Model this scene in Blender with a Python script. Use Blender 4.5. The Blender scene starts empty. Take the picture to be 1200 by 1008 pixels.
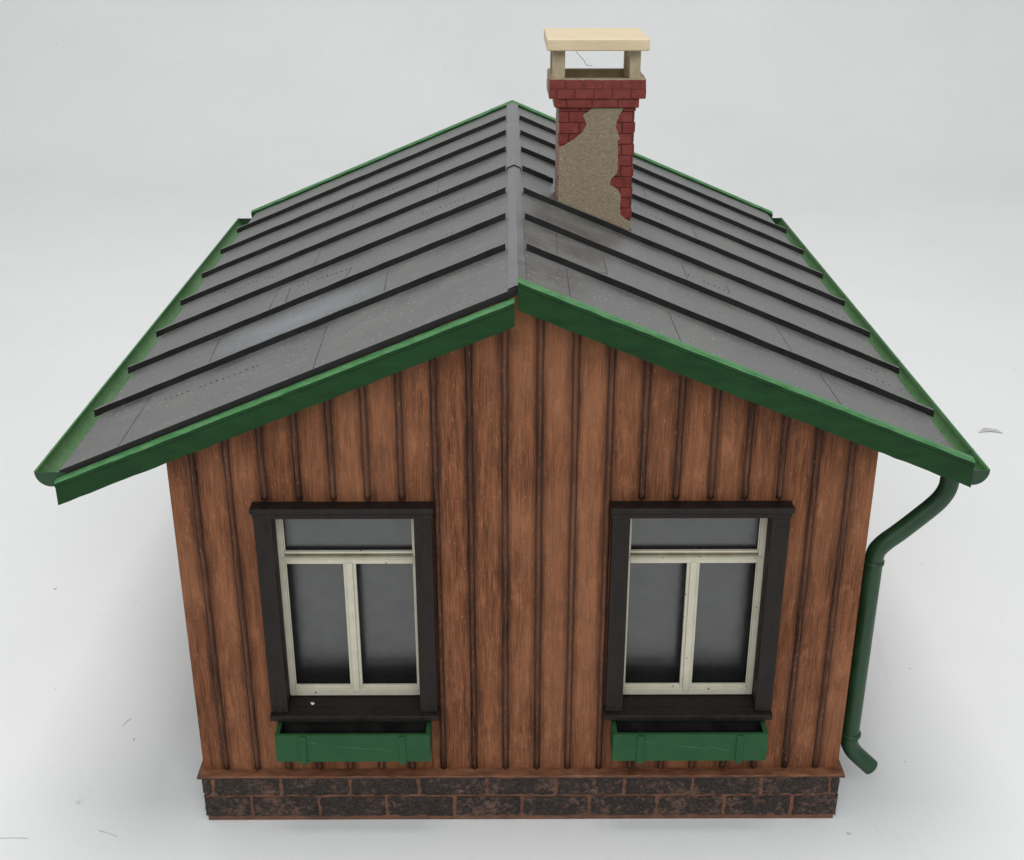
import bpy, bmesh, math, random
from mathutils import Vector, Matrix
random.seed(7)
S = bpy.context.scene
COL = S.collection
U = 0.01                                   # all shapes below are written in centimetres

# ------------------------------------------------------------------ camera
cd = bpy.data.cameras.new('camera'); cam = bpy.data.objects.new('camera', cd); COL.objects.link(cam)
cd.sensor_width = 36.0; cd.lens = 1459.607 / 1200 * 36.0
cd.clip_start = 0.01; cd.clip_end = 50
pitch, yaw, roll = math.radians(23.626), math.radians(0.214), math.radians(-0.023)
fwd = Vector((math.sin(yaw)*math.cos(pitch), math.cos(yaw)*math.cos(pitch), -math.sin(pitch)))
right = Vector((math.cos(yaw), -math.sin(yaw), 0)); up = right.cross(fwd)
r2 = right*math.cos(roll) + up*math.sin(roll); u2 = -right*math.sin(roll) + up*math.cos(roll)
M = Matrix((r2, u2, -fwd)).transposed().to_4x4(); M.translation = Vector((-0.4016, -31.7314, 27.3245))*U
cam.matrix_world = M
S.camera = cam
S.render.resolution_x, S.render.resolution_y = 1024, 860

# ------------------------------------------------------------------ world and lamps
w = bpy.data.worlds.new('World'); S.world = w; w.use_nodes = True
bg = w.node_tree.nodes['Background']
# a white light tent, dimmer on the side the photographer stands
wt = w.node_tree; tc = wt.nodes.new('ShaderNodeTexCoord'); sx_ = wt.nodes.new('ShaderNodeSeparateXYZ'); mr = wt.nodes.new('ShaderNodeMapRange')
wt.links.new(tc.outputs['Generated'], sx_.inputs[0]); wt.links.new(sx_.outputs['Y'], mr.inputs[0])
mr.inputs[1].default_value = -0.7; mr.inputs[2].default_value = 0.25; mr.inputs[3].default_value = 0.36; mr.inputs[4].default_value = 0.50
wt.links.new(mr.outputs[0], bg.inputs[1]); bg.inputs[0].default_value = (0.97, 0.985, 1.0, 1)
def area(name, loc, target, sx, sy, power, col):
    l = bpy.data.lights.new(name, 'AREA'); l.shape = 'RECTANGLE'; l.size = sx*U; l.size_y = sy*U
    l.energy = power; l.color = col
    o = bpy.data.objects.new(name, l); COL.objects.link(o); o.location = Vector(loc)*U
    o.rotation_euler = (Vector(target)-Vector(loc)).to_track_quat('-Z', 'Y').to_euler()
    return o
area('softbox_lamp', (0, 10, 160), (0, 10, 0), 60, 60, 9.5, (1.0, 0.985, 0.955))
area('room_light', (0, -130, 120), (0, 0, 0), 150, 90, 16.0, (0.97, 0.985, 1.0))  # unseen room light from behind the camera
S.view_settings.view_transform = 'Standard'; S.view_settings.look = 'None'
S.view_settings.exposure = 0; S.view_settings.gamma = 1
S.view_settings.use_curve_mapping = False
S.render.engine = 'CYCLES'

# ------------------------------------------------------------------ material helpers
class NT:
    def __init__(s, name):
        s.m = bpy.data.materials.new(name); s.m.use_nodes = True
        s.t = s.m.node_tree; s.b = s.t.nodes['Principled BSDF']
        g = s.n('ShaderNodeNewGeometry'); v = s.n('ShaderNodeVectorMath'); v.operation = 'SCALE'
        s.l(g.outputs['Position'], v.inputs[0]); v.inputs[3].default_value = 100.0
        s.pos = v.outputs[0]; s.geo = g
    def n(s, k): return s.t.nodes.new(k)
    def l(s, a, b): s.t.links.new(a, b)
    def mapped(s, sc, off=(0, 0, 0)):
        m = s.n('ShaderNodeMapping'); s.l(s.pos, m.inputs[0])
        m.inputs['Scale'].default_value = sc; m.inputs['Location'].default_value = off
        return m.outputs[0]
    def noise(s, sc, detail=4, rough=0.55, off=(0, 0, 0), dist=0.0):
        t = s.n('ShaderNodeTexNoise'); s.l(s.mapped(sc, off), t.inputs['Vector'])
        t.inputs['Scale'].default_value = 1; t.inputs['Detail'].default_value = detail
        t.inputs['Roughness'].default_value = rough; t.inputs['Distortion'].default_value = dist
        return t.outputs['Fac']
    def voro(s, sc, off=(0, 0, 0)):
        t = s.n('ShaderNodeTexVoronoi'); s.l(s.mapped(sc, off), t.inputs['Vector']); t.inputs['Scale'].default_value = 1
        return t
    def ramp(s, fac, a, b, va=0.0, vb=1.0):
        m = s.n('ShaderNodeMapRange'); m.clamp = True; s.l(fac, m.inputs[0])
        m.inputs[1].default_value = a; m.inputs[2].default_value = b
        m.inputs[3].default_value = va; m.inputs[4].default_value = vb
        return m.outputs[0]
    def math(s, op, a, b):
        m = s.n('ShaderNodeMath'); m.operation = op
        for i, x in enumerate((a, b)):
            if isinstance(x, (int, float)): m.inputs[i].default_value = x
            else: s.l(x, m.inputs[i])
        return m.outputs[0]
    def mix(s, f, a, b):
        m = s.n('ShaderNodeMix'); m.data_type = 'RGBA'
        if isinstance(f, (int, float)): m.inputs[0].default_value = f
        else: s.l(f, m.inputs[0])
        for i, x in ((6, a), (7, b)):
            if isinstance(x, tuple): m.inputs[i].default_value = (*x, 1)
            else: s.l(x, m.inputs[i])
        return m.outputs[2]
    def color(s, c):
        if isinstance(c, tuple): s.b.inputs['Base Color'].default_value = (*c, 1)
        else: s.l(c, s.b.inputs['Base Color'])
    def rough(s, r):
        if isinstance(r, (int, float)): s.b.inputs['Roughness'].default_value = r
        else: s.l(r, s.b.inputs['Roughness'])
    def spec(s, v): s.b.inputs['Specular IOR Level'].default_value = v
    def bump(s, h, strength, dist=0.02):
        b = s.n('ShaderNodeBump'); s.l(h, b.inputs['Height'])
        b.inputs['Strength'].default_value = strength; b.inputs['Distance'].default_value = dist*U
        s.l(b.outputs[0], s.b.inputs['Normal'])

def m_wood(name, dark, mid, light, strength=0.6, wash=False):
    t = NT(name)
    g1 = t.noise((5.5, 5.5, 0.42), 5, 0.62, dist=0.4); g2 = t.noise((26, 26, 1.1), 4, 0.65, (3, 1, 7))
    big = t.noise((0.35, 0.35, 0.22), 3, 0.5, (5, 2, 1)); fl = t.noise((34, 34, 5.5), 2, 0.5, (9, 4, 2))
    c = t.mix(t.ramp(g1, 0.30, 0.66), dark, mid)
    c = t.mix(t.ramp(g2, 0.46, 0.70, 0, 0.7), c, light)
    c = t.mix(t.ramp(t.noise((46, 46, 1.5), 3, 0.7, (1, 6, 2)), 0.52, 0.66, 0, 0.45), c, dark)
    c = t.mix(t.ramp(t.noise((19, 19, 0.8), 4, 0.65, (2, 8, 3)), 0.55, 0.72, 0, 0.6), c, dark)
    c = t.mix(t.ramp(big, 0.40, 0.66, 0, 0.5), c, light)
    c = t.mix(t.ramp(fl, 0.64, 0.74, 0, 0.7), c, tuple(min(1, x*1.5+0.05) for x in light))
    c = t.mix(t.ramp(t.noise((0.9, 0.9, 0.6), 4, 0.6, (11, 3, 5)), 0.56, 0.74, 0, 0.38), c, dark)
    if wash:                               # brown wash brushed along the battens, ragged
        sx = t.n('ShaderNodeSeparateXYZ'); t.l(t.pos, sx.inputs[0])
        wn = t.n('ShaderNodeTexWhiteNoise'); wn.noise_dimensions = '1D'      # every plank took the stain differently
        t.l(t.math('FLOOR', t.math('DIVIDE', t.math('SUBTRACT', sx.outputs[0], 0.488), 0.9759), 0), wn.inputs['W'])
        c = t.mix(t.ramp(wn.outputs['Value'], 0, 1, 0.0, 0.22), c, dark)
        mott = t.noise((1.6, 1.6, 0.8), 5, 0.7, (21, 3, 6))
        c = t.mix(t.ramp(mott, 0.54, 0.70, 0, 0.55), c, light)
        q = t.math('PINGPONG', t.math('SUBTRACT', sx.outputs[0], 0.488), 0.488)
        q = t.math('ADD', q, t.math('MULTIPLY', t.math('SUBTRACT', t.noise((3.2, 3.2, 0.30), 5, 0.7, (1, 7, 4)), 0.5), 0.62))
        c = t.mix(t.ramp(q, 0.03, 0.26, 0.85, 0), c, (0.045, 0.018, 0.010))
    t.color(c); t.rough(t.ramp(g2, 0.3, 0.7, 0.55, 0.8)); t.spec(0.16)
    h = t.math('ADD', t.math('MULTIPLY', g1, 0.7), t.math('MULTIPLY', g2, 0.5))
    t.bump(h, strength, 0.05)
    return t.m
M_wall = m_wood('terracotta_plank', (0.062, 0.022, 0.010), (0.242, 0.087, 0.037), (0.385, 0.168, 0.084), 1.0, True)
M_batten = m_wood('dark_stained_batten', (0.022, 0.010, 0.007), (0.085, 0.034, 0.019), (0.22, 0.10, 0.058))
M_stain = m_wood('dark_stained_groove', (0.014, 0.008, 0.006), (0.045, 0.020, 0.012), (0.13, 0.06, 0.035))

def m_brick_black():
    t = NT('worn_black_brick')
    a = t.noise((5.0, 5.0, 6.0), 5, 0.7, dist=0.8); b = t.noise((1.1, 1.1, 1.1), 3, 0.5, (3, 3, 3))
    k = t.math('ADD', t.math('MULTIPLY', a, 0.75), t.math('MULTIPLY', b, 0.35))
    c = t.mix(t.ramp(t.noise((14, 14, 14), 3, 0.6), 0.35, 0.7), (0.013, 0.0095, 0.008), (0.050, 0.035, 0.028))
    c = t.mix(t.ramp(k, 0.555, 0.67, 0, 0.8), c, (0.17, 0.092, 0.062))
    t.color(c); t.rough(0.6); t.spec(0.35); t.bump(a, 0.9, 0.12)
    return t.m
M_brick = m_brick_black()
def m_simple(name, c1, c2, sc=(3, 3, 3), rough=0.5, spec=0.4, bump=0.15, bsc=(12, 12, 12), specks=None, rr=0.12):
    t = NT(name); n = t.noise(sc, 4, 0.6)
    c = t.mix(t.ramp(n, 0.3, 0.72), c1, c2)
    if specks:
        thr, col, ssc = specks
        v = t.voro((ssc, ssc, ssc)); sep = t.n('ShaderNodeSeparateColor'); t.l(v.outputs['Color'], sep.inputs[0])
        on = t.math('MULTIPLY', t.ramp(v.outputs['Distance'], 0.16, 0.24, 1, 0), t.ramp(sep.outputs[0], thr, thr+0.01))
        c = t.mix(on, c, col)
    t.color(c); t.rough(t.ramp(n, 0.3, 0.7, rough-rr, rough+rr)); t.spec(spec)
    t.bump(t.noise(bsc, 3, 0.6, (4, 4, 4)), bump, 0.03)
    return t.m
M_mortar = m_simple('terracotta_mortar', (0.085, 0.037, 0.021), (0.20, 0.088, 0.05), (2.5, 2.5, 4), 0.65)
M_ledge = m_simple('terracotta_ledge', (0.10, 0.042, 0.021), (0.28, 0.118, 0.06), (1.6, 4, 6), 0.6)
M_ledgeshade = m_simple('ledge_edge_shade', (0.02, 0.012, 0.01), (0.12, 0.05, 0.03), (2.0, 4, 6), 0.6)  # shadow line under the lip, painted onto its front edge

def m_roof():
    t = NT('dusty_grey_roof_plastic')
    n = t.noise((0.55, 0.55, 0.55), 5, 0.62); f = t.noise((7, 7, 7), 4, 0.65, (2, 5, 1))
    st = t.noise((0.5, 3.2, 1.2), 4, 0.6, (7, 1, 2))
    c = t.mix(t.ramp(n, 0.34, 0.66), (0.080, 0.080, 0.079), (0.140, 0.139, 0.133))
    c = t.mix(t.ramp(st, 0.52, 0.75, 0, 0.35), c, (0.18, 0.177, 0.168))
    c = t.mix(t.ramp(f, 0.56, 0.72, 0, 0.35), c, (0.21, 0.204, 0.19))
    # pale bluish bloom on the lower left slope, a stain with a shape of its own
    d = t.n('ShaderNodeVectorMath'); d.operation = 'DISTANCE'
    mp = t.mapped((0.30, 0.62, 0.30), (6.9*0.30, -5.1*0.62, -15.0*0.30)); t.l(mp, d.inputs[0]); d.inputs[1].default_value = (0, 0, 0)
    dd = t.math('ADD', d.outputs['Value'], t.math('MULTIPLY', t.noise((1.7, 1.7, 1.7), 4, 0.65), 0.9))
    c = t.mix(t.ramp(dd, 0.6, 1.45, 0.55, 0), c, (0.22, 0.255, 0.30))
    for sc, thr, dist, off in ((3.0, 0.88, 0.10, (0, 0, 0)), (6.0, 0.86, 0.17, (4, 9, 2)), (11.0, 0.90, 0.26, (1, 5, 8))):
        v = t.voro((sc, sc, sc), off); sep = t.n('ShaderNodeSeparateColor'); t.l(v.outputs['Color'], sep.inputs[0])
        on = t.math('MULTIPLY', t.ramp(v.outputs['Distance'], dist*0.6, dist, 1, 0), t.ramp(sep.outputs[0], thr, thr+0.01))
        c = t.mix(t.math('MULTIPLY', on, 0.75), c, (0.62, 0.62, 0.60))
    t.color(c); t.rough(t.ramp(n, 0.32, 0.68, 0.30, 0.50)); t.spec(0.62)
    t.bump(t.math('ADD', f, t.math('MULTIPLY', n, 0.8)), 0.18, 0.05)
    return t.m
M_roof = m_roof()
M_black = m_simple('black_plastic', (0.006, 0.006, 0.006), (0.016, 0.015, 0.014), (2, 2, 2), 0.55, 0.3, 0.2)
M_ridge = m_simple('grey_ridge_plastic', (0.10, 0.105, 0.11), (0.19, 0.195, 0.20), (0.8, 0.8, 0.8), 0.42, 0.5, 0.08)
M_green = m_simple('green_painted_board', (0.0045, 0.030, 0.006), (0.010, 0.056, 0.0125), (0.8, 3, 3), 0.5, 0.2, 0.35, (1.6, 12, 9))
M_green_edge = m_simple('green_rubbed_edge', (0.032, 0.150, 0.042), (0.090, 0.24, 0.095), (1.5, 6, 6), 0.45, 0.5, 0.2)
M_scratch = m_simple('pale_green_scratch', (0.035, 0.11, 0.05), (0.08, 0.16, 0.085))
M_pipe = m_simple('green_pipe_plastic', (0.007, 0.036, 0.012), (0.013, 0.058, 0.020), (1, 1, 1), 0.45, 0.5, 0.1)
M_box = m_simple('green_flower_box_plastic', (0.013, 0.068, 0.023), (0.022, 0.090, 0.033), (1.2, 1.2, 1.2), 0.55, 0.22, 0.15)
def m_gutter():
    t = NT('dusty_green_gutter'); n = t.noise((0.5, 0.35, 0.5), 4, 0.6); f = t.noise((6, 6, 6), 4, 0.7, (1, 2, 3))
    c = t.mix(t.ramp(n, 0.35, 0.65), (0.040, 0.13, 0.036), (0.075, 0.18, 0.065))
    c = t.mix(t.ramp(f, 0.45, 0.7, 0, 0.55), c, (0.16, 0.21, 0.12))
    c = t.mix(t.ramp(t.noise((9, 9, 9), 3, 0.6, (8, 1, 3)), 0.64, 0.72, 0, 0.6), c, (0.03, 0.06, 0.025))
    t.color(c); t.rough(0.5); t.bump(f, 0.15, 0.03); return t.m
M_gutter = m_gutter()
M_casing = m_simple('black_brown_painted_wood', (0.008, 0.006, 0.005), (0.021, 0.0155, 0.013), (5, 5, 1.2), 0.55, 0.25, 0.5, (16, 16, 3))
M_sash = m_simple('cream_sash_plastic', (0.52, 0.49, 0.38), (0.62, 0.59, 0.48), (2, 2, 2), 0.45, 0.4, 0.06, specks=(0.90, (0.16, 0.10, 0.06), 5.5))
M_grooveshade = m_simple('brown_groove_shade', (0.13, 0.10, 0.055), (0.24, 0.20, 0.13), (2, 2, 2), 0.6)  # brown strip: shade of the transom groove put into the colour
M_cap = m_simple('cream_cap_plastic', (0.66, 0.53, 0.33), (0.76, 0.63, 0.42), (0.9, 2.5, 2.5), 0.45, 0.4, 0.06)
M_post = m_simple('tan_post_plastic', (0.34, 0.28, 0.17), (0.50, 0.42, 0.27), (3, 3, 2), 0.5, 0.4, 0.1)
M_red = m_simple('red_brick_paint', (0.165, 0.024, 0.018), (0.25, 0.050, 0.038), (3, 3, 4), 0.55, 0.35, 0.35, (9, 9, 9))
M_redjoint = m_simple('dark_red_joint', (0.095, 0.017, 0.014), (0.16, 0.034, 0.028), (3, 3, 4), 0.6)
M_worn = m_simple('worn_pinkish_edge', (0.20, 0.055, 0.04), (0.50, 0.36, 0.27), (4, 4, 1.5), 0.55)
def m_plaster():
    t = NT('gritty_tan_plaster'); n = t.noise((15, 15, 15), 5, 0.72); b = t.noise((1.2, 1.2, 1.2), 3, 0.5, (3, 1, 2))
    c = t.mix(t.ramp(n, 0.32, 0.7), (0.235, 0.19, 0.13), (0.40, 0.332, 0.237))
    c = t.mix(t.ramp(b, 0.45, 0.7, 0, 0.35), c, (0.31, 0.245, 0.165))
    v = t.voro((9, 9, 9)); sep = t.n('ShaderNodeSeparateColor'); t.l(v.outputs['Color'], sep.inputs[0])
    on = t.math('MULTIPLY', t.ramp(v.outputs['Distance'], 0.15, 0.3, 1, 0), t.ramp(sep.outputs[0], 0.86, 0.88))
    c = t.mix(t.math('MULTIPLY', on, 0.7), c, (0.62, 0.52, 0.38))
    t.color(c); t.rough(0.8); t.spec(0.2); t.bump(n, 0.9, 0.06); return t.m
M_plaster = m_plaster()
def m_glass():
    t = NT('dark_window_glass'); n = t.noise((1.3, 1.3, 1.3), 4, 0.6)
    sm = t.noise((3.5, 3.5, 3.5), 4, 0.7, (6, 2, 8))
    c = t.mix(t.ramp(sm, 0.58, 0.75, 0, 0.7), (0.022, 0.022, 0.023), (0.008, 0.008, 0.008))
    t.color(c); t.rough(t.ramp(n, 0.35, 0.7, 0.20, 0.30)); t.b.inputs['IOR'].default_value = 1.95
    t.l(t.ramp(t.noise((1.6, 1.6, 1.6), 5, 0.7, (2, 2, 9)), 0.36, 0.66, 0.49, 0.54), t.b.inputs['Specular IOR Level']); return t.m
M_glass = m_glass()
def m_sheet():
    t = NT('white_backdrop_sheet'); n = t.noise((0.06, 0.06, 0.06), 4, 0.55)
    c = t.mix(t.ramp(n, 0.35, 0.65), (0.785, 0.80, 0.80), (0.82, 0.832, 0.83))
    v = t.voro((0.42, 0.42, 0.42)); sep = t.n('ShaderNodeSeparateColor'); t.l(v.outputs['Color'], sep.inputs[0])
    wob = t.math('ADD', v.outputs['Distance'], t.math('MULTIPLY', t.noise((5, 5, 5), 3, 0.6), 0.10))
    on = t.math('MULTIPLY', t.ramp(wob, 0.075, 0.10, 1, 0), t.ramp(sep.outputs[0], 0.80, 0.82))
    c = t.mix(t.math('MULTIPLY', on, 0.35), c, (0.35, 0.35, 0.34))
    sc = t.noise((0.9, 0.16, 0.5), 5, 0.7, (3, 3, 3), 1.2)
    c = t.mix(t.ramp(sc, 0.62, 0.70, 0, 0.10), c, (0.5, 0.5, 0.49))
    sc2 = t.noise((0.20, 1.3, 0.5), 5, 0.75, (8, 1, 3), 1.6)
    c = t.mix(t.ramp(sc2, 0.66, 0.70, 0, 0.10), c, (0.5, 0.5, 0.49))
    t.color(c); t.rough(0.5); t.spec(0.25)
    t.bump(t.noise((0.5, 0.25, 0.5), 6, 0.65), 0.16, 0.3); return t.m
M_sheet = m_sheet()
M_thread = m_simple('grey_fibre', (0.12, 0.12, 0.13), (0.2, 0.2, 0.2))
M_crumb = m_simple('grey_crumb', (0.46, 0.46, 0.45), (0.56, 0.56, 0.54))
M_pale = m_simple('pale_crumb', (0.6, 0.6, 0.58), (0.75, 0.75, 0.72))

# ------------------------------------------------------------------ mesh helpers
def hexa(bm, p, mi=0):
    """p: 8 points, bottom loop 0-3 and top loop 4-7"""
    v = [bm.verts.new(Vector(q)*U) for q in p]
    for f in ((0, 3, 2, 1), (4, 5, 6, 7), (0, 1, 5, 4), (1, 2, 6, 5), (2, 3, 7, 6), (3, 0, 4, 7)):
        bm.faces.new([v[i] for i in f]).material_index = mi
    return v
def box(bm, x0, x1, y0, y1, z0, z1, mi=0):
    return hexa(bm, ((x0, y0, z0), (x1, y0, z0), (x1, y1, z0), (x0, y1, z0), (x0, y0, z1), (x1, y0, z1), (x1, y1, z1), (x0, y1, z1)), mi)
def prism_y(bm, pts, y0, y1, mi=0):
    """closed outline in x,z pushed along y"""
    a = [bm.verts.new(Vector((x, y0, z))*U) for x, z in pts]; b = [bm.verts.new(Vector((x, y1, z))*U) for x, z in pts]
    n = len(pts); bm.faces.new(a).material_index = mi; bm.faces.new(b[::-1]).material_index = mi
    for i in range(n): bm.faces.new((a[i], b[i], b[(i+1) % n], a[(i+1) % n])).material_index = mi
    return a, b
def tube(bm, pts, r, seg=20, mi=0, smooth=True):
    pts = [Vector(p) for p in pts]; rr = r if isinstance(r, (list, tuple)) else [r]*len(pts)
    rings = []; side = None
    for i, p in enumerate(pts):
        t = (pts[min(i+1, len(pts)-1)]-pts[max(i-1, 0)]).normalized()
        if side is None: side = t.orthogonal().normalized()
        side = (side - t*side.dot(t)).normalized(); o = t.cross(side)
        rings.append([bm.verts.new((p+(side*math.cos(a)+o*math.sin(a))*rr[i])*U) for a in (2*math.pi*k/seg for k in range(seg))])
    for a, b in zip(rings, rings[1:]):
        for k in range(seg):
            f = bm.faces.new((a[k], a[(k+1) % seg], b[(k+1) % seg], b[k])); f.material_index = mi; f.smooth = smooth
    bm.faces.new(rings[0][::-1]).material_index = mi; bm.faces.new(rings[-1]).material_index = mi
def smooth_path(pts, n=8):
    P = [Vector(p) for p in pts]; out = []
    for i in range(len(P)-1):
        a, b, c, d = P[max(i-1, 0)], P[i], P[i+1], P[min(i+2, len(P)-1)]
        for k in range(n):
            t = k/n
            out.append(0.5*((2*b)+(c-a)*t+(2*a-5*b+4*c-d)*t*t+(3*b-a-3*c+d)*t**3))
    return out+[P[-1]]
def obj(name, bm, mats, parent=None, bevel=0.0, segs=2, recalc=True):
    if recalc: bmesh.ops.recalc_face_normals(bm, faces=bm.faces)
    me = bpy.data.meshes.new(name); bm.to_mesh(me); bm.free()
    for m in (mats if isinstance(mats, (list, tuple)) else [mats]): me.materials.append(m)
    o = bpy.data.objects.new(name, me); COL.objects.link(o)
    if parent: o.parent = parent
    if bevel:
        b = o.modifiers.new('bevel', 'BEVEL'); b.width = bevel*U; b.segments = segs; b.limit_method = 'ANGLE'; b.angle_limit = math.radians(35)
        b.harden_normals = False
    return o
def copy_tree(o, shift=(0, 0, 0), parent=None):
    c = o.copy(); COL.objects.link(c); c.parent = parent if parent else o.parent
    c.location = Vector(o.location) + Vector(shift)*U
    for ch in list(o.children): copy_tree(ch, (0, 0, 0), c)
    return c
def jit(bm, verts, a):
    for v in verts: v.co += Vector((random.uniform(-a, a), random.uniform(-a, a), random.uniform(-a, a)))*U

# ------------------------------------------------------------------ the sheet it stands on
bm = bmesh.new()
prof = [(-75, 0)] + [(-75+5*i, 0) for i in range(1, 34)]
R, yc = 45, 90
prof += [(yc+R*math.sin(a), R-R*math.cos(a)) for a in (math.radians(4*i) for i in range(1, 23))] + [(yc+R+0.5, 150)]
cols = [-190+20*i for i in range(20)]
g = [[bm.verts.new(Vector((x, y, z))*U) for x in cols] for y, z in prof]
for i in range(len(prof)-1):
    for j in range(len(cols)-1):
        f = bm.faces.new((g[i][j], g[i][j+1], g[i+1][j+1], g[i+1][j])); f.smooth = True
sheet = obj('backdrop', bm, M_sheet); sheet['kind'] = 'structure'
sheet['label'] = 'white paper sheet curving up behind the model house'; sheet['category'] = 'backdrop'

# ------------------------------------------------------------------ model house
house = bpy.data.objects.new('model_house', None); COL.objects.link(house); house.empty_display_size = 0.05
house['label'] = 'toy railway hut with brown plank walls, ribbed grey roof, green trim and red brick chimney'
house['category'] = 'model house'

AX, AZ = -0.155, 17.79
SL, SR = 0.4138, 0.4206
def zl(x): return AZ - SL*(AX-x)
def zr(x): return AZ - SR*(x-AX)
def zt(x): return zl(x) if x < AX else zr(x)
XL, XR = -12.74, 12.38                     # eave edges of the sheet
YF, YB = -0.75, 28.6                       # front and rear edges of the sheet

# --- plinth
bm = bmesh.new()
box(bm, -9.96, 9.96, -0.27, 28.75, 0.0, 1.70, 0)
def course(z0, z1, joints, y, h0, out):
    xs = [-10.0] + joints + [10.0]
    for a, b in zip(xs, xs[1:]):
        g0 = random.uniform(0.10, 0.15)
        x0 = a + (g0/2 if a > -10 else 0); x1 = b - (g0/2 if b < 10 else 0)
        if x1-x0 < 0.08: continue
        nx = max(2, int((x1-x0)/0.12)); nz = 6
        # a rough pillowed face
        fr = [[None]*(nz+1) for _ in range(nx+1)]
        for i in range(nx+1):
            for k in range(nz+1):
                e = min(i, nx-i, k, nz-k); d = out*(0.35 if e == 0 else (0.9 if e == 1 else 1.0))
                q = .034 if e == 0 else .02; jx = random.uniform(-q, q); jz = random.uniform(-q, q)*(1.0 if e else 1.1)
                fr[i][k] = bm.verts.new(Vector((x0+(x1-x0)*i/nx+jx, y-d-random.uniform(-.026, .026)*(1 if e else .4), z0+(z1-z0)*k/nz+jz))*U)
        bk = [[bm.verts.new(Vector((x, y+0.05, z))*U) for z in (z0, z1)] for x in (x0, x1)]
        for i in range(nx):
            for k in range(nz):
                bm.faces.new((fr[i][k], fr[i+1][k], fr[i+1][k+1], fr[i][k+1])).material_index = 1
        bm.faces.new([fr[i][0] for i in range(nx+1)][::-1] + [bk[0][0], bk[1][0]]).material_index = 1
        bm.faces.new([fr[i][nz] for i in range(nx+1)] + [bk[1][1], bk[0][1]]).material_index = 1
        bm.faces.new([fr[0][k] for k in range(nz+1)] + [bk[0][1], bk[0][0]]).material_index = 1
        bm.faces.new([fr[nx][k] for k in range(nz+1)][::-1] + [bk[1][0], bk[1][1]]).material_index = 1
course(0.19, 0.91, [-8.53+2.139*i for i in range(9)], -0.27, 0, 0.075)
course(1.01, 1.685, [-9.71+2.16*i for i in range(10)], -0.27, 0, 0.075)
for sx in (-1, 1):                         # the same courses on the two side faces
    for z0, z1, o in ((0.19, 0.91, 1.2), (1.01, 1.70, 0.2)):
        yy = -0.28 + o*0.0
        ys = [-0.26]+[o+2.15*i for i in range(13)]+[28.7]
        for a, b in zip(ys, ys[1:]):
            x0, x1 = (9.95, 10.04) if sx > 0 else (-10.04, -9.95)
            jit(bm, box(bm, x0, x1, a+0.05, b-0.05, z0, z1, 1), 0.015)
plinth = obj('plinth', bm, [M_mortar, M_brick], house)
bm = bmesh.new()
prof = [(-0.385, 1.705), (-0.395, 1.765), (-0.35, 1.79), (0.02, 1.795), (0.02, 1.705)]
v0 = []; n = 80
for i in range(n+1):
    x = -10.14 + 20.28*i/n
    v0.append([bm.verts.new(Vector((x, y+(random.uniform(-.012, .012) if y < -.3 else 0), z+random.uniform(-.008, .008)))*U) for y, z in prof])
for a, b in zip(v0, v0[1:]):
    for k in range(5):
        f = bm.faces.new((a[k], a[(k+1) % 5], b[(k+1) % 5], b[k])); f.material_index = 1 if k == 0 else 0
bm.faces.new(v0[0]); bm.faces.new(v0[-1][::-1])
for x0, x1 in ((-10.14, -9.9), (9.9, 10.14)): box(bm, x0, x1, 0.03, 28.8, 1.705, 1.79)
obj('plinth_ledge', bm, [M_ledge, M_ledgeshade], plinth)

# --- wall
ZW0 = 1.80
WX = [-10.0, -7.22, -2.98, AX, 2.98, 7.22, 10.0]
def ug(x): return zt(x) - 0.22             # underside of the roof sheet
bm = bmesh.new(); cache = {}
def V(x, z):
    k = (round(x, 4), round(z, 4))
    if k not in cache: cache[k] = bm.verts.new(Vector((x, 0, z))*U)
    return cache[k]
ZS, ZH = 4.02, 10.95
for a, b in zip(WX, WX[1:]):
    hole = (a, b) in ((-7.22, -2.98), (2.98, 7.22))
    if hole:
        bm.faces.new((V(a, ZW0), V(b, ZW0), V(b, ZS), V(a, ZS)))
        bm.faces.new((V(a, ZH), V(b, ZH), V(b, ug(b)), V(a, ug(a))))
    else:
        bm.faces.new((V(a, ZW0), V(b, ZW0), V(b, ZS), V(b, ZH), V(b, ug(b)), V(a, ug(a)), V(a, ZH), V(a, ZS)))
r = bmesh.ops.extrude_face_region(bm, geom=bm.faces[:])
for e in r['geom']:
    if isinstance(e, bmesh.types.BMVert): e.co.y += 0.4*U
for sx in (-1, 1):
    x0, x1 = (9.6, 9.995) if sx > 0 else (-9.995, -9.6)
    box(bm, x0, x1, 0.405, 28.0, ZW0, ug(sx*10)-0.02)
prism_y(bm, [(-10, ZW0), (10, ZW0), (10, ug(10)), (AX, ug(AX)), (-10, ug(-10))], 28.01, 28.4)
sp = 0.9759
def batten(x, z0, z1, side=0):
    n = 24; rows = []
    w_ = 0.068
    for i in range(n+1):
        z = z0+(z1-z0)*i/n; dx = random.uniform(-.008, .008)
        e = min(i, n-i)/1.0; s = 0.75 if e == 0 else 1
        prof = [(-w_*1.5, 0.01), (-w_*1.35, -0.025), (-w_*.85, -0.03), (-w_*.7, -0.085*s), (0, -0.115*s), (w_*.7, -0.085*s), (w_*.85, -0.03), (w_*1.35, -0.025), (w_*1.5, 0.01)]
        rows.append([bm.verts.new(Vector((x+px+dx, py, z) if not side else (side*(9.995-py), x+px+dx, z))*U) for px, py in prof])
    m = len(prof)
    for a, b in zip(rows, rows[1:]):
        for k in range(m-1):
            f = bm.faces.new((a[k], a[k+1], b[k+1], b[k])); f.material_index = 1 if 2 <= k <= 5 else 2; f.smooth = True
    bm.faces.new(rows[0]).material_index = 1; bm.faces.new(rows[-1][::-1]).material_index = 1
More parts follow.
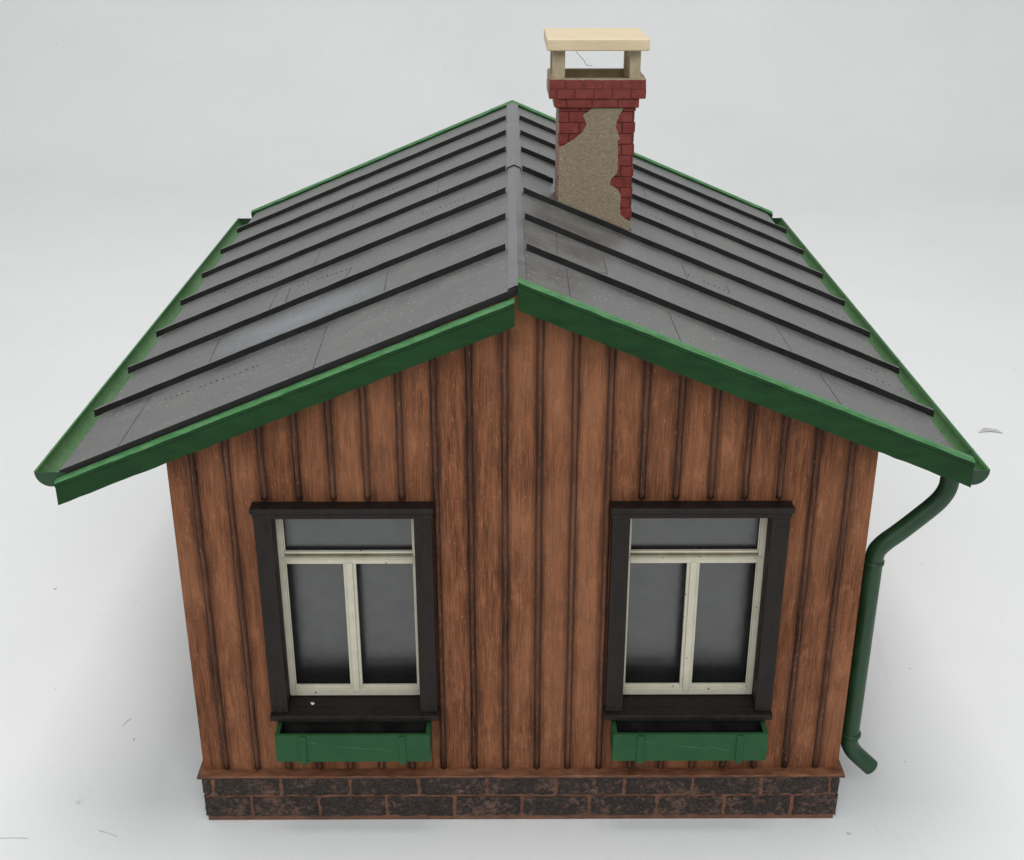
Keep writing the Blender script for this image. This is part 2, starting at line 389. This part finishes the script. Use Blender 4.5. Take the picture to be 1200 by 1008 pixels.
for i in range(1, 21):
    x = (i-10.5)*sp
    top = ug(x)-0.03
    if 3 <= i <= 7 or 14 <= i <= 18:
        batten(x, ZW0+0.02, 3.95); batten(x, 11.32, top)
    else: batten(x, ZW0+0.02, top)
for i in range(28):
    for sd in (-1, 1): batten(0.75+sp*i, ZW0+0.02, ug(sd*10)-0.06, sd)
wall = obj('wall', bm, [M_wall, M_batten, M_stain], house, recalc=True)

# --- roof
bm = bmesh.new()
T = 0.2
prism_y(bm, [(XL, zl(XL)), (AX, AZ), (XR, zr(XR)), (XR, zr(XR)-T), (AX, AZ-T), (XL, zl(XL)-T)], YF, YB, 0)
for f in bm.faces:
    if abs(f.calc_center_median().y-YF*U) < 1e-5: f.material_index = 1
def strip(x0, y0, x1, y1, wd=0.02, h=0.008):
    p, q = Vector((x0, y0)), Vector((x1, y1)); d = (q-p).normalized(); nn = Vector((-d.y, d.x))*wd/2
    n = max(1, int((q-p).length/0.35)); last = None
    for i in range(n+1):
        c = p.lerp(q, i/n); ww = random.uniform(0.6, 1.25)
        pr = (c+nn*ww, c-nn*ww)
        if last: hexa(bm, [(a.x, a.y, zt(a.x)-0.01) for a in (last[0], last[1], pr[1], pr[0])]+[(a.x, a.y, zt(a.x)+h) for a in (last[0], last[1], pr[1], pr[0])], 2)
        last = pr
def dots(x0, y0, x1, y1, step=0.17, r=0.028):
    p, q = Vector((x0, y0)), Vector((x1, y1)); n = max(2, int((q-p).length/step))
    for i in range(n+1):
        if random.random() < 0.1: continue
        c = p.lerp(q, i/n) + Vector((random.uniform(-.02, .02), random.uniform(-.02, .02)))
        s = r*random.uniform(.7, 1.25)
        hexa(bm, [(c.x+a, c.y+b, zt(c.x+a)-0.01) for a, b in ((-s, -s), (s, -s), (s, s), (-s, s))]+[(c.x+a, c.y+b, zt(c.x)+0.02) for a, b in ((-s*.6, -s*.6), (s*.6, -s*.6), (s*.6, s*.6), (-s*.6, s*.6))], 2)
for a in (((-10.393, 1.998), (-7.534, 1.688)), ((-7.787, 7.884), (-5.8, 7.303)), ((-5.678, 8.897), (-7.881, 9.544)),
          ((-4.037, 7.634), (-3.147, 7.538)), ((-2.397, 8.063), (-1.319, 7.65)), ((-3.475, 12.646), (-1.947, 12.459)),
          ((-10.2, 13.2), (-8.9, 12.6)), ((-11.2, 13.5), (-10.4, 13.0)), ((-6.3, 20.2), (-5.0, 19.9)),
          ((5.665, 8.559), (7.08, 8.55)), ((11.3, 5.016), (12.1, 4.969)), ((11.2, 5.9), (11.9, 6.1)), ((11.3, 12.384), (12.0, 12.131)),
          ((4.6, 16.2), (5.6, 16.0))):
    dots(*a[0], *a[1])
for a in (((-7.787, 7.884), (-7.881, 9.544)), ((-5.8, 7.303), (-5.678, 8.897)), ((-7.8, 7.95), (-6.9, 7.72)),
          ((-5.687, 2.9), (-5.584, -0.70)), ((-4.197, 6.5), (-4.084, 3.657)), ((-8.396, 10.2), (-8.331, 7.491)), ((-9.746, 6.5), (-9.53, 3.6)),
          ((-7.402, 13.8), (-7.337, 10.94)), ((-11.124, 3.0), (-11.049, -0.70)), ((-3.1, 17.4), (-3.05, 14.6)), ((-6.9, 21.2), (-6.85, 18.2)), ((-3.47, 12.65), (-3.5, 13.4)),
          ((5.618, 10.1), (5.552, 7.894)), ((7.099, 9.553), (7.08, 8.55)), ((1.147, 6.8), (1.072, 3.6)), ((2.6, 6.281), (2.6, 4.397)),
          ((1.868, 3.807), (2.6, 4.397)), ((8.271, 6.5), (8.336, 3.7)), ((1.306, 3.0), (1.278, -0.7)), ((5.412, 21.0), (5.29, 18.2)),
          ((7.015, 17.2), (6.874, 14.5)), ((4.3, 2.9), (4.35, -0.7)), ((8.9, 2.9), (9.0, -0.7)), ((5.0, 24.9), (4.95, 22.0))):
    strip(*a[0], *a[1])
M_line = m_simple('dark_panel_joint', (0.03, 0.03, 0.03), (0.08, 0.08, 0.077), (3, 3, 3), 0.6)
roof = obj('roof', bm, [M_roof, M_black, M_line], house)

def seam(xa, xb, zf, y):
    bm = bmesh.new(); n = 26; rows = []
    hh, ww = 0.20, 0.15
    for i in range(n+1):
        x = xa+(xb-xa)*i/n; z = zf(x); j = random.uniform(-.008, .008); k = random.uniform(-.008, .008)
        rows.append([bm.verts.new(Vector(p)*U) for p in ((x, y+j, z-0.02), (x, y+0.012+j, z+hh+k), (x, y+ww, z+hh+k), (x, y+ww+0.01, z-0.02))])
    for a, b in zip(rows, rows[1:]):
        for k in range(4):
            f = bm.faces.new((a[k], a[(k+1) % 4], b[(k+1) % 4], b[k])); f.material_index = 1 if k == 1 else 0
    bm.faces.new(rows[0]); bm.faces.new(rows[-1][::-1])
    return obj('roof_seam', bm, [M_black, M_roof], roof)
for k in range(7):
    y = 3.308 + 3.6447*k
    seam(-13.0, -0.46, zl, y); 
    if k == 3: seam(0.15, 1.30, zr, y); seam(3.90, 12.63, zr, y)
    else: seam(0.15, 12.63, zr, y)
def ridge(y0, y1, hw, h):
    bm = bmesh.new(); n = 14; rows = []
    for i in range(n+1):
        y = y0+(y1-y0)*i/n; j = random.uniform(-.006, .006)
        top = AZ+h
        P = [(AX-hw, top-hw*.44), (AX-hw*0.12, top-0.005), (AX+hw*0.12, top-0.005), (AX+hw, top-hw*.44), (AX+hw, zt(AX+hw)-0.03), (AX-hw, zt(AX-hw)-0.03)]
        rows.append([bm.verts.new(Vector((x+j, y, z))*U) for x, z in P])
    m = 6
    for a, b in zip(rows, rows[1:]):
        for k in range(m): bm.faces.new((a[k], a[(k+1) % m], b[(k+1) % m], b[k])).material_index = (1 if k in (3, 5) else 0)
    bm.faces.new(rows[0]).material_index = 1; bm.faces.new(rows[-1][::-1])
    return obj('ridge_cap', bm, [M_ridge, M_black], roof)
ridge(YF+0.02, 14.4, 0.235, 0.06); ridge(14.2, YB+0.02, 0.27, 0.11)

# --- green boards along the gables
def board(x0, z0, x1, z1, y0, y1, h):
    bm = bmesh.new(); n = 40; rows = []
    for i in range(n+1):
        t = i/n; x = x0+(x1-x0)*t; z = z0+(z1-z0)*t; j = random.uniform(-.012, .012)
        k2 = random.uniform(-.012, .012)
        rows.append([bm.verts.new(Vector(p)*U) for p in ((x, y0+0.045, z-h+j), (x, y0+0.045, z-0.20), (x, y0, z-0.165), (x, y0, z-0.075+k2), (x, y0+0.07, z), (x, y1, z+0.01), (x, y1, z-h))])
    m = 7
    for a, b in zip(rows, rows[1:]):
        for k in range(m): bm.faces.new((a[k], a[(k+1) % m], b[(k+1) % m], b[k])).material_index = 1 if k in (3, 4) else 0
    bm.faces.new(rows[0]); bm.faces.new(rows[-1][::-1])
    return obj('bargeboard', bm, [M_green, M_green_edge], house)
board(-12.84, 12.35, -0.22, 17.53, -1.0, -0.77, 0.74)
board(-0.13, 18.07, 12.36, 12.94, -1.0, -0.752, 0.84)
board(-12.98, zl(-12.98)+0.17, AX, AZ+0.17, 28.61, 28.85, 0.8)
board(AX+0.002, AZ+0.17, 12.66, zr(12.66)+0.17, 28.61, 28.85, 0.8)

# --- gutters
def gutter(cx, cz, out):
    bm = bmesh.new(); r, th = 0.43, 0.055; n = 18
    ins, ous = [], []
    for i in range(n+1):
        a = math.pi + math.pi*i/n
        ins.append((cx+math.cos(a)*(r-th), cz+math.sin(a)*(r-th))); ous.append((cx+math.cos(a)*r, cz+math.sin(a)*r))
    ring = ins + ous[::-1]; y0, y1 = -0.72, 27.7; m = len(ring); rows = []
    for k in range(31):
        y = y0+(y1-y0)*k/30; dz = random.uniform(-.012, .012)
        rows.append([bm.verts.new(Vector((x, y, z+dz))*U) for x, z in ring])
    for a, b in zip(rows, rows[1:]):
        for k in range(m):
            f = bm.faces.new((a[k], a[(k+1) % m], b[(k+1) % m], b[k])); f.smooth = 0 < k < n or n+1 < k < m-1
    bm.faces.new(rows[0]); bm.faces.new(rows[-1][::-1])
    for ya, yb in ((y0-0.05, y0-0.002), (y1+0.002, y1+0.05)):
        prism_y(bm, ous, ya, yb, 1)
    g = obj('gutter', bm, [M_gutter, M_pipe], house)
    bm = bmesh.new()                       # rolled outer lip
    tube(bm, [(cx+out*0.412, -0.74+28.42*i/12, cz+0.012) for i in range(13)], 0.034, 8)
    obj('gutter_lip', bm, M_green_edge, g)
    for k in range(8):
        bm = bmesh.new(); y = 0.6+3.645*k; x = cx+out*0.405
        tube(bm, [(x, y-.10, cz-.01), (x, y-.05, cz+.005), (x, y+.05, cz+.005), (x, y+.10, cz-.01)], [0.02, 0.05, 0.05, 0.02], 10)
        obj('gutter_bracket', bm, M_gutter, g)
    return g
gutter(-13.0, 12.53, -1)
gutter(12.47, 12.52, 1)

# --- downpipe
bm = bmesh.new()
pth = smooth_path([(12.50, 0.95, 12.12), (12.50, 0.95, 11.6), (12.46, 0.92, 11.15), (12.22, 0.9, 10.72), (11.7, 0.9, 10.18), (11.2, 0.9, 9.70), (10.82, 0.9, 9.36), (10.61, 0.9, 9.05), (10.575, 0.9, 8.65)], 6)
pth = pth[:-1] + [Vector((10.575, 0.9, 8.65)), Vector((10.565, 0.9, 5.5)), Vector((10.55, 0.9, 2.35))]
tail = smooth_path([(10.55, 0.9, 2.35), (10.57, 0.89, 2.05), (10.72, 0.86, 1.76), (11.02, 0.82, 1.46), (11.33, 0.78, 1.17)], 6)
tube(bm, pth + tail[1:], 0.275, 28)
pipe = obj('downpipe', bm, M_pipe, house)
for z in (8.72, 2.42):
    bm = bmesh.new(); x = 10.57
    tube(bm, [(x, 0.9, z-0.07), (x, 0.9, z-0.05), (x, 0.9, z+0.05), (x, 0.9, z+0.07)], [0.28, 0.32, 0.32, 0.28], 28)
    obj('pipe_collar', bm, M_pipe, pipe)

# --- chimney
CX0, CX1, CY0, CY1 = 1.36, 3.87, 10.86, 12.95
bm = bmesh.new()
hexa(bm, [(CX0, CY0, zr(CX0)-0.1), (CX1, CY0, zr(CX1)-0.1), (CX1, CY1, zr(CX1)-0.1), (CX0, CY1, zr(CX0)-0.1),
          (CX0, CY0, 20.5), (CX1, CY0, 20.5), (CX1, CY1, 20.5), (CX0, CY1, 20.5)], 1)
z = 16.0; row = 0
while z < 20.40:
    x = CX0 - 0.02 - (0.36 if row % 2 else 0.0)
    while x < CX1:
        a, b = max(x, CX0-0.012), min(x+0.70, CX1+0.012)
        if b-a > 0.06 and z > zr(b)-0.3: jit(bm, box(bm, a, b-0.035, CY0-0.045, CY0+0.05, z, min(z+0.33, 20.48), 0), 0.01)
        x += 0.72
    y = CY0 + 0.02 + (0.3 if row % 2 else 0)
    while y < CY1:
        b = min(y+0.62, CY1+0.01)
        if z > zr(CX0)-0.2 and b-y > 0.06: jit(bm, box(bm, CX0-0.045, CX0+0.05, y, b-0.035, z, min(z+0.33, 20.48), 2), 0.008)
        if b-y > 0.06: jit(bm, box(bm, CX1-0.05, CX1+0.045, y, b-0.035, z, min(z+0.33, 20.48), 0), 0.008)
        y += 0.66
    z += 0.365; row += 1
for i in range(14):                        # dried glue at the foot of the stack
    x = 1.20+random.uniform(-.07, .12); y = random.uniform(10.75, 11.2); q = random.uniform(.02, .06)
    for v in bmesh.ops.create_icosphere(bm, subdivisions=1, radius=q*U)['verts']:
        v.co = Vector((v.co.x+x*U, v.co.y*1.5+y*U, v.co.z*.8+(zr(x)+.02)*U))
        for f in v.link_faces: f.material_index = 3
chim = obj('chimney', bm, [M_red, M_redjoint, M_worn, M_pale], house, bevel=0.018)
# plaster that has come away at the edges
pl = [(2.49, 20.49), (2.14, 20.24), (2.27, 19.93), (2.15, 19.71), (1.84, 19.43), (1.55, 19.26), (1.345, 19.17), (1.345, 18.26), (1.345, 17.20), (2.6, 16.62), (3.885, 16.08), (3.885, 16.61), (3.67, 16.73), (3.51, 16.86), (3.5, 17.56), (3.41, 17.71), (3.13, 17.89), (3.17, 18.11), (3.34, 18.26), (3.38, 18.55), (3.35, 19.38), (3.42, 19.48), (3.26, 19.86), (3.28, 20.05), (3.42, 20.34), (3.51, 20.49)]
den = []
for i, p in enumerate(pl):
    q = pl[(i+1) % len(pl)]; L = math.dist(p, q); n = max(1, int(L/0.09)); edge = (p[0] < 1.36 and q[0] < 1.36) or (p[1] > 20.4 and q[1] > 20.4)
    for k in range(n):
        j = 0 if (edge or k == 0) else 0.022
        den.append((p[0]+(q[0]-p[0])*k/n+random.uniform(-j, j), p[1]+(q[1]-p[1])*k/n+random.uniform(-j, j)))
bm = bmesh.new(); a, b = prism_y(bm, den, CY0-0.085, CY0-0.02)
chp = obj('plaster_patch', bm, M_plaster, chim, bevel=0.02, segs=2)
# stepped brick collar
bm = bmesh.new()
box(bm, 1.20, 3.99, 10.72, 13.10, 20.50, 20.80, 1)
def ringbricks(x0, x1, y0, y1, z0, z1, step, off, th, mi_left=0):
    x = x0-off
    while x < x1:
        a, b = max(x, x0), min(x+step, x1)
        if b-a > 0.05: jit(bm, box(bm, a+0.012, b-0.018, y0, y0+th, z0, z1, 0), 0.012); box(bm, a+0.012, b-0.018, y1-th, y1, z0, z1, 0)
        x += step
    y = y0+th
    while y < y1-th-0.03:
        b = min(y+step, y1-th)
        jit(bm, box(bm, x0, x0+th, y+0.012, b-0.012, z0, z1, 2), 0.01); jit(bm, box(bm, x1-th, x1, y+0.012, b-0.012, z0, z1, 0), 0.01)
        y += step
ringbricks(1.165, 4.02, 10.69, 13.13, 20.52, 20.785, 0.86, 0.45, 0.2)
box(bm, 1.04, 4.17, 10.68, 13.32, 20.80, 21.03, 3)       # floor of the flue
box(bm, 1.01, 4.20, 10.645, 10.678, 20.82, 21.40, 1)
for q in ((1.04, 4.17, 10.68, 10.94), (1.04, 4.17, 13.06, 13.32)): box(bm, *q, 21.03, 21.45, 3)
for q in ((1.04, 1.30, 10.941, 13.059), (3.91, 4.17, 10.941, 13.059)): box(bm, *q, 21.03, 21.45, 3)
ringbricks(0.985, 4.235, 10.62, 13.38, 20.81, 21.112, 0.62, 0.36, 0.2)
ringbricks(0.995, 4.225, 10.63, 13.37, 21.125, 21.42, 0.62, 0.09, 0.2)
obj('brick_collar', bm, [M_red, M_redjoint, M_worn, M_post], chim, bevel=0.05)
for x0, x1, y0, y1 in ((1.10, 1.52, 10.82, 11.22), (3.66, 4.02, 10.82, 11.22), (1.10, 1.46, 12.8, 13.18), (3.66, 4.02, 12.8, 13.18)):
    bm = bmesh.new(); box(bm, x0, x1, y0, y1, 21.2, 22.37); obj('cap_post', bm, M_post, chim, bevel=0.03)
bm = bmesh.new(); box(bm, 0.89, 4.25, 10.38, 13.80, 22.37, 22.755); obj('chimney_cap', bm, M_cap, chim, bevel=0.05, segs=3)

# --- windows
WC = -5.1
bm = bmesh.new()
for s in (-1, 1):
    a, b = sorted((WC+s*2.02, WC+s*2.53))
    box(bm, a, b, -0.35, -0.002, 4.22, 10.86)
    a, b = sorted((WC+s*2.082, WC+s*2.115)); box(bm, a, b, -0.001, 1.3, 3.9, 10.95)
    for zc in (10.45, 4.62):              # round pegs at the corners
        tube(bm, [(WC+s*2.28, -0.345, zc), (WC+s*2.28, -0.365, zc)], [0.17, 0.155], 18)
        for q in range(4): box(bm, WC+s*2.28-0.15+q*0.085, WC+s*2.28-0.115+q*0.085, -0.358, -0.345, zc-0.42, zc-0.24)
box(bm, WC-2.11, WC+2.11, 0.0, 1.3, 10.952, 11.0)
win = obj('window', bm, M_casing, house, bevel=0.03)
bm = bmesh.new()
box(bm, WC-2.56, WC+2.56, -0.42, -0.002, 10.865, 11.06); box(bm, WC-2.60, WC+2.60, -0.52, -0.002, 11.063, 11.25)
obj('lintel', bm, M_casing, win, bevel=0.045)
bm = bmesh.new()
hexa(bm, [(WC-2.56, -0.50, 3.98), (WC+2.56, -0.50, 3.98), (WC+2.56, 0, 3.98), (WC-2.56, 0, 3.98), (WC-2.56, -0.50, 4.15), (WC+2.56, -0.50, 4.15), (WC+2.56, 0, 4.215), (WC-2.56, 0, 4.215)])
box(bm, WC-2.08, WC+2.08, 0.002, 0.98, 4.05, 4.22)
obj('window_sill', bm, M_casing, win, bevel=0.03)
bm = bmesh.new()
X0, X1 = WC-2.08, WC+2.08; ys = 0.45
box(bm, X0, X0+0.18, ys, 0.60, 4.25, 10.94); box(bm, X1-0.18, X1, ys, 0.60, 4.25, 10.94)          # stiles
box(bm, X0+0.12, X0+0.21, ys+0.10, 0.60, 4.3, 10.9); box(bm, X1-0.21, X1-0.12, ys+0.10, 0.60, 4.3, 10.9)
box(bm, X0+0.181, X1-0.181, ys, 0.60, 4.25, 4.50); box(bm, X0+0.181, X1-0.181, ys+0.06, 0.60, 4.48, 4.60)   # bottom rail
box(bm, WC-0.10, WC+0.10, ys-0.04, 0.60, 4.40, 8.98); box(bm, WC-0.19, WC+0.19, ys+0.03, 0.60, 4.5, 8.98)  # mullion
box(bm, X0+0.181, X1-0.181, ys, 0.60, 8.93, 9.12)                                                # transom
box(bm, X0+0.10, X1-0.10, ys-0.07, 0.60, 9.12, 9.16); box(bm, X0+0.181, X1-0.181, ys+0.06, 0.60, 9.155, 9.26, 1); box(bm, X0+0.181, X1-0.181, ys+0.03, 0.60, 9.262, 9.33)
box(bm, X0+0.181, X1-0.181, ys, 0.60, 10.7, 10.94)
obj('sash', bm, [M_sash, M_grooveshade], win, bevel=0.018)
for x0, x1, z0, z1 in ((X0+0.21, WC-0.19, 4.60, 8.93), (WC+0.19, X1-0.21, 4.60, 8.93), (X0+0.21, X1-0.21, 9.33, 10.7)):
    bm = bmesh.new(); yp = 0.70 if z0 > 9 else 1.12; box(bm, x0-0.12, x1+0.12, yp, yp+0.04, z0-(0.06 if z0 > 9 else 0.45), z1+0.1); obj('pane', bm, M_glass, win)
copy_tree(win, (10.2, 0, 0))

# --- flower boxes
bm = bmesh.new()
bx0, bx1, by0, by1, bz0, bz1, t = -7.46, -2.77, -0.97, -0.125, 2.84, 3.82, 0.10
box(bm, bx0, bx1, by0, by0+t, bz0, bz1); box(bm, bx0, bx1, by1-t, by1, bz0, bz1)
box(bm, bx0, bx0+t*1.3, by0+t+.002, by1-t-.002, bz0, bz1); box(bm, bx1-t*1.3, bx1, by0+t+.002, by1-t-.002, bz0, bz1)
box(bm, bx0+.14, bx1-.14, by0+t+.001, by1-t-.001, bz0+0.01, bz0+0.15, 1)  # black lining: the shade inside the box, put into colour
box(bm, bx0+.14, bx1-.14, by1-t-.012, by1-t-.002, bz0+0.16, bz1-.05, 1); box(bm, bx0+.131, bx0+.139, by0+t+.01, by1-t-.02, bz0+0.16, bz1-.05, 1); box(bm, bx1-.139, bx1-.131, by0+t+.01, by1-t-.02, bz0+0.16, bz1-.05, 1)
for (sx0, sz0, sx1, sz1) in ((-5.55, 3.40, -5.0, 3.33), (-5.0, 3.33, -4.55, 3.30), (-4.5, 3.36, -3.95, 3.20), (-6.5, 3.55, -6.2, 3.50)):
    hexa(bm, [(sx0, by0-.004, sz0), (sx1, by0-.004, sz1), (sx1, by0+.01, sz1), (sx0, by0+.01, sz0), (sx0, by0-.004, sz0+.012), (sx1, by0-.004, sz1+.018), (sx1, by0+.01, sz1+.018), (sx0, by0+.01, sz0+.012)], 2)
fb = obj('flower_box', bm, [M_box, M_black, M_scratch], house, bevel=0.02)
for x in (-6.73, -3.72):
    bm = bmesh.new(); box(bm, x, x+0.21, by0-0.045, by0-0.001, bz0-0.07, bz1-0.04); box(bm, x, x+0.21, by0, by1, bz0-0.07, bz0-0.012)
    obj('strap', bm, M_box, fb, bevel=0.015)
copy_tree(fb, (10.23, 0, 0))

# ------------------------------------------------------------------ small loose things
bm = bmesh.new()
tube(bm, smooth_path([(1.80, 12.0, 22.37), (1.98, 12.0, 22.12), (2.10, 12.02, 21.98), (2.22, 12.0, 21.86), (2.30, 12.0, 21.72), (2.5, 12.02, 21.70)], 5), 0.009, 6)
th = obj('loose_fibre', bm, M_thread)
th['label'] = 'thin dark hair hanging under the cream chimney cap'; th['category'] = 'fibre'
def crumb(bm, x, y, z, r, flat=0.35, mi=0):
    vs = bmesh.ops.create_icosphere(bm, subdivisions=1, radius=r*U)['verts']; k = random.uniform(0, 3.1)
    for v in vs:
        v.co.x *= random.uniform(.7, 1.6); v.co.z *= flat; v.co.y *= random.uniform(.6, 1.1)
        c, s = math.cos(k), math.sin(k); v.co = Vector((v.co.x*c-v.co.y*s+x*U, v.co.x*s+v.co.y*c+y*U, v.co.z+(z+r*flat*0.6)*U))
        for f in v.link_faces: f.material_index = mi
bm = bmesh.new()
for x, y, r in ((-13.47, 3.82, .07), (-19.6, 14.0, .09), (-15.9, 13.0, .05), (-13.0, 12.0, .05), (-11.6, 9.0, .05), (14.9, 8.0, .06), (13.1, 2.5, .05), (17.8, 16.0, .06), (20, 5, .05), (-17.2, 6.8, .05), (10.3, -1.0, .09), (-6.0, -2.2, .04), (3.2, -2.4, .04)):
    crumb(bm, x, y, 0, r*0.7)
for x, y, L, a in ((-15.9, -1.1, .9, .0), (-13.0, -0.9, .7, -.4), (-14.0, 4.8, .5, 1.2)):
    tube(bm, [(x-L/2*math.cos(a), y-L/2*math.sin(a), .02), (x, y+.03, .02), (x+L/2*math.cos(a), y+L/2*math.sin(a), .02)], .009, 6)
d = obj('dust_specks', bm, M_crumb); d['kind'] = 'stuff'; d['label'] = 'tiny dark specks and fibres scattered on the white sheet'; d['category'] = 'dust'
bm = bmesh.new()
q = [(25.2, 30.2), (25.7, 30.75), (26.3, 30.5), (26.5, 30.1), (25.9, 30.35)]
a = [bm.verts.new(Vector((x, y, .012+.05*math.sin(i)**2))*U) for i, (x, y) in enumerate(q)]
f = bm.faces.new(a); r = bmesh.ops.extrude_face_region(bm, geom=[f])
for e in r['geom']:
    if isinstance(e, bmesh.types.BMVert): e.co.z += .04*U
pc = bmesh.new(); crumb(pc, -6.42, 0.05, 4.222, .07, .5); pc = obj('paint_chip', pc, M_pale)
pc['label'] = 'tiny white chip lying on the black sill of the left window'; pc['category'] = 'paint chip'
sc = obj('flake', bm, M_crumb); sc['label'] = 'small grey curled flake lying on the white sheet right of the roof'; sc['category'] = 'flake'
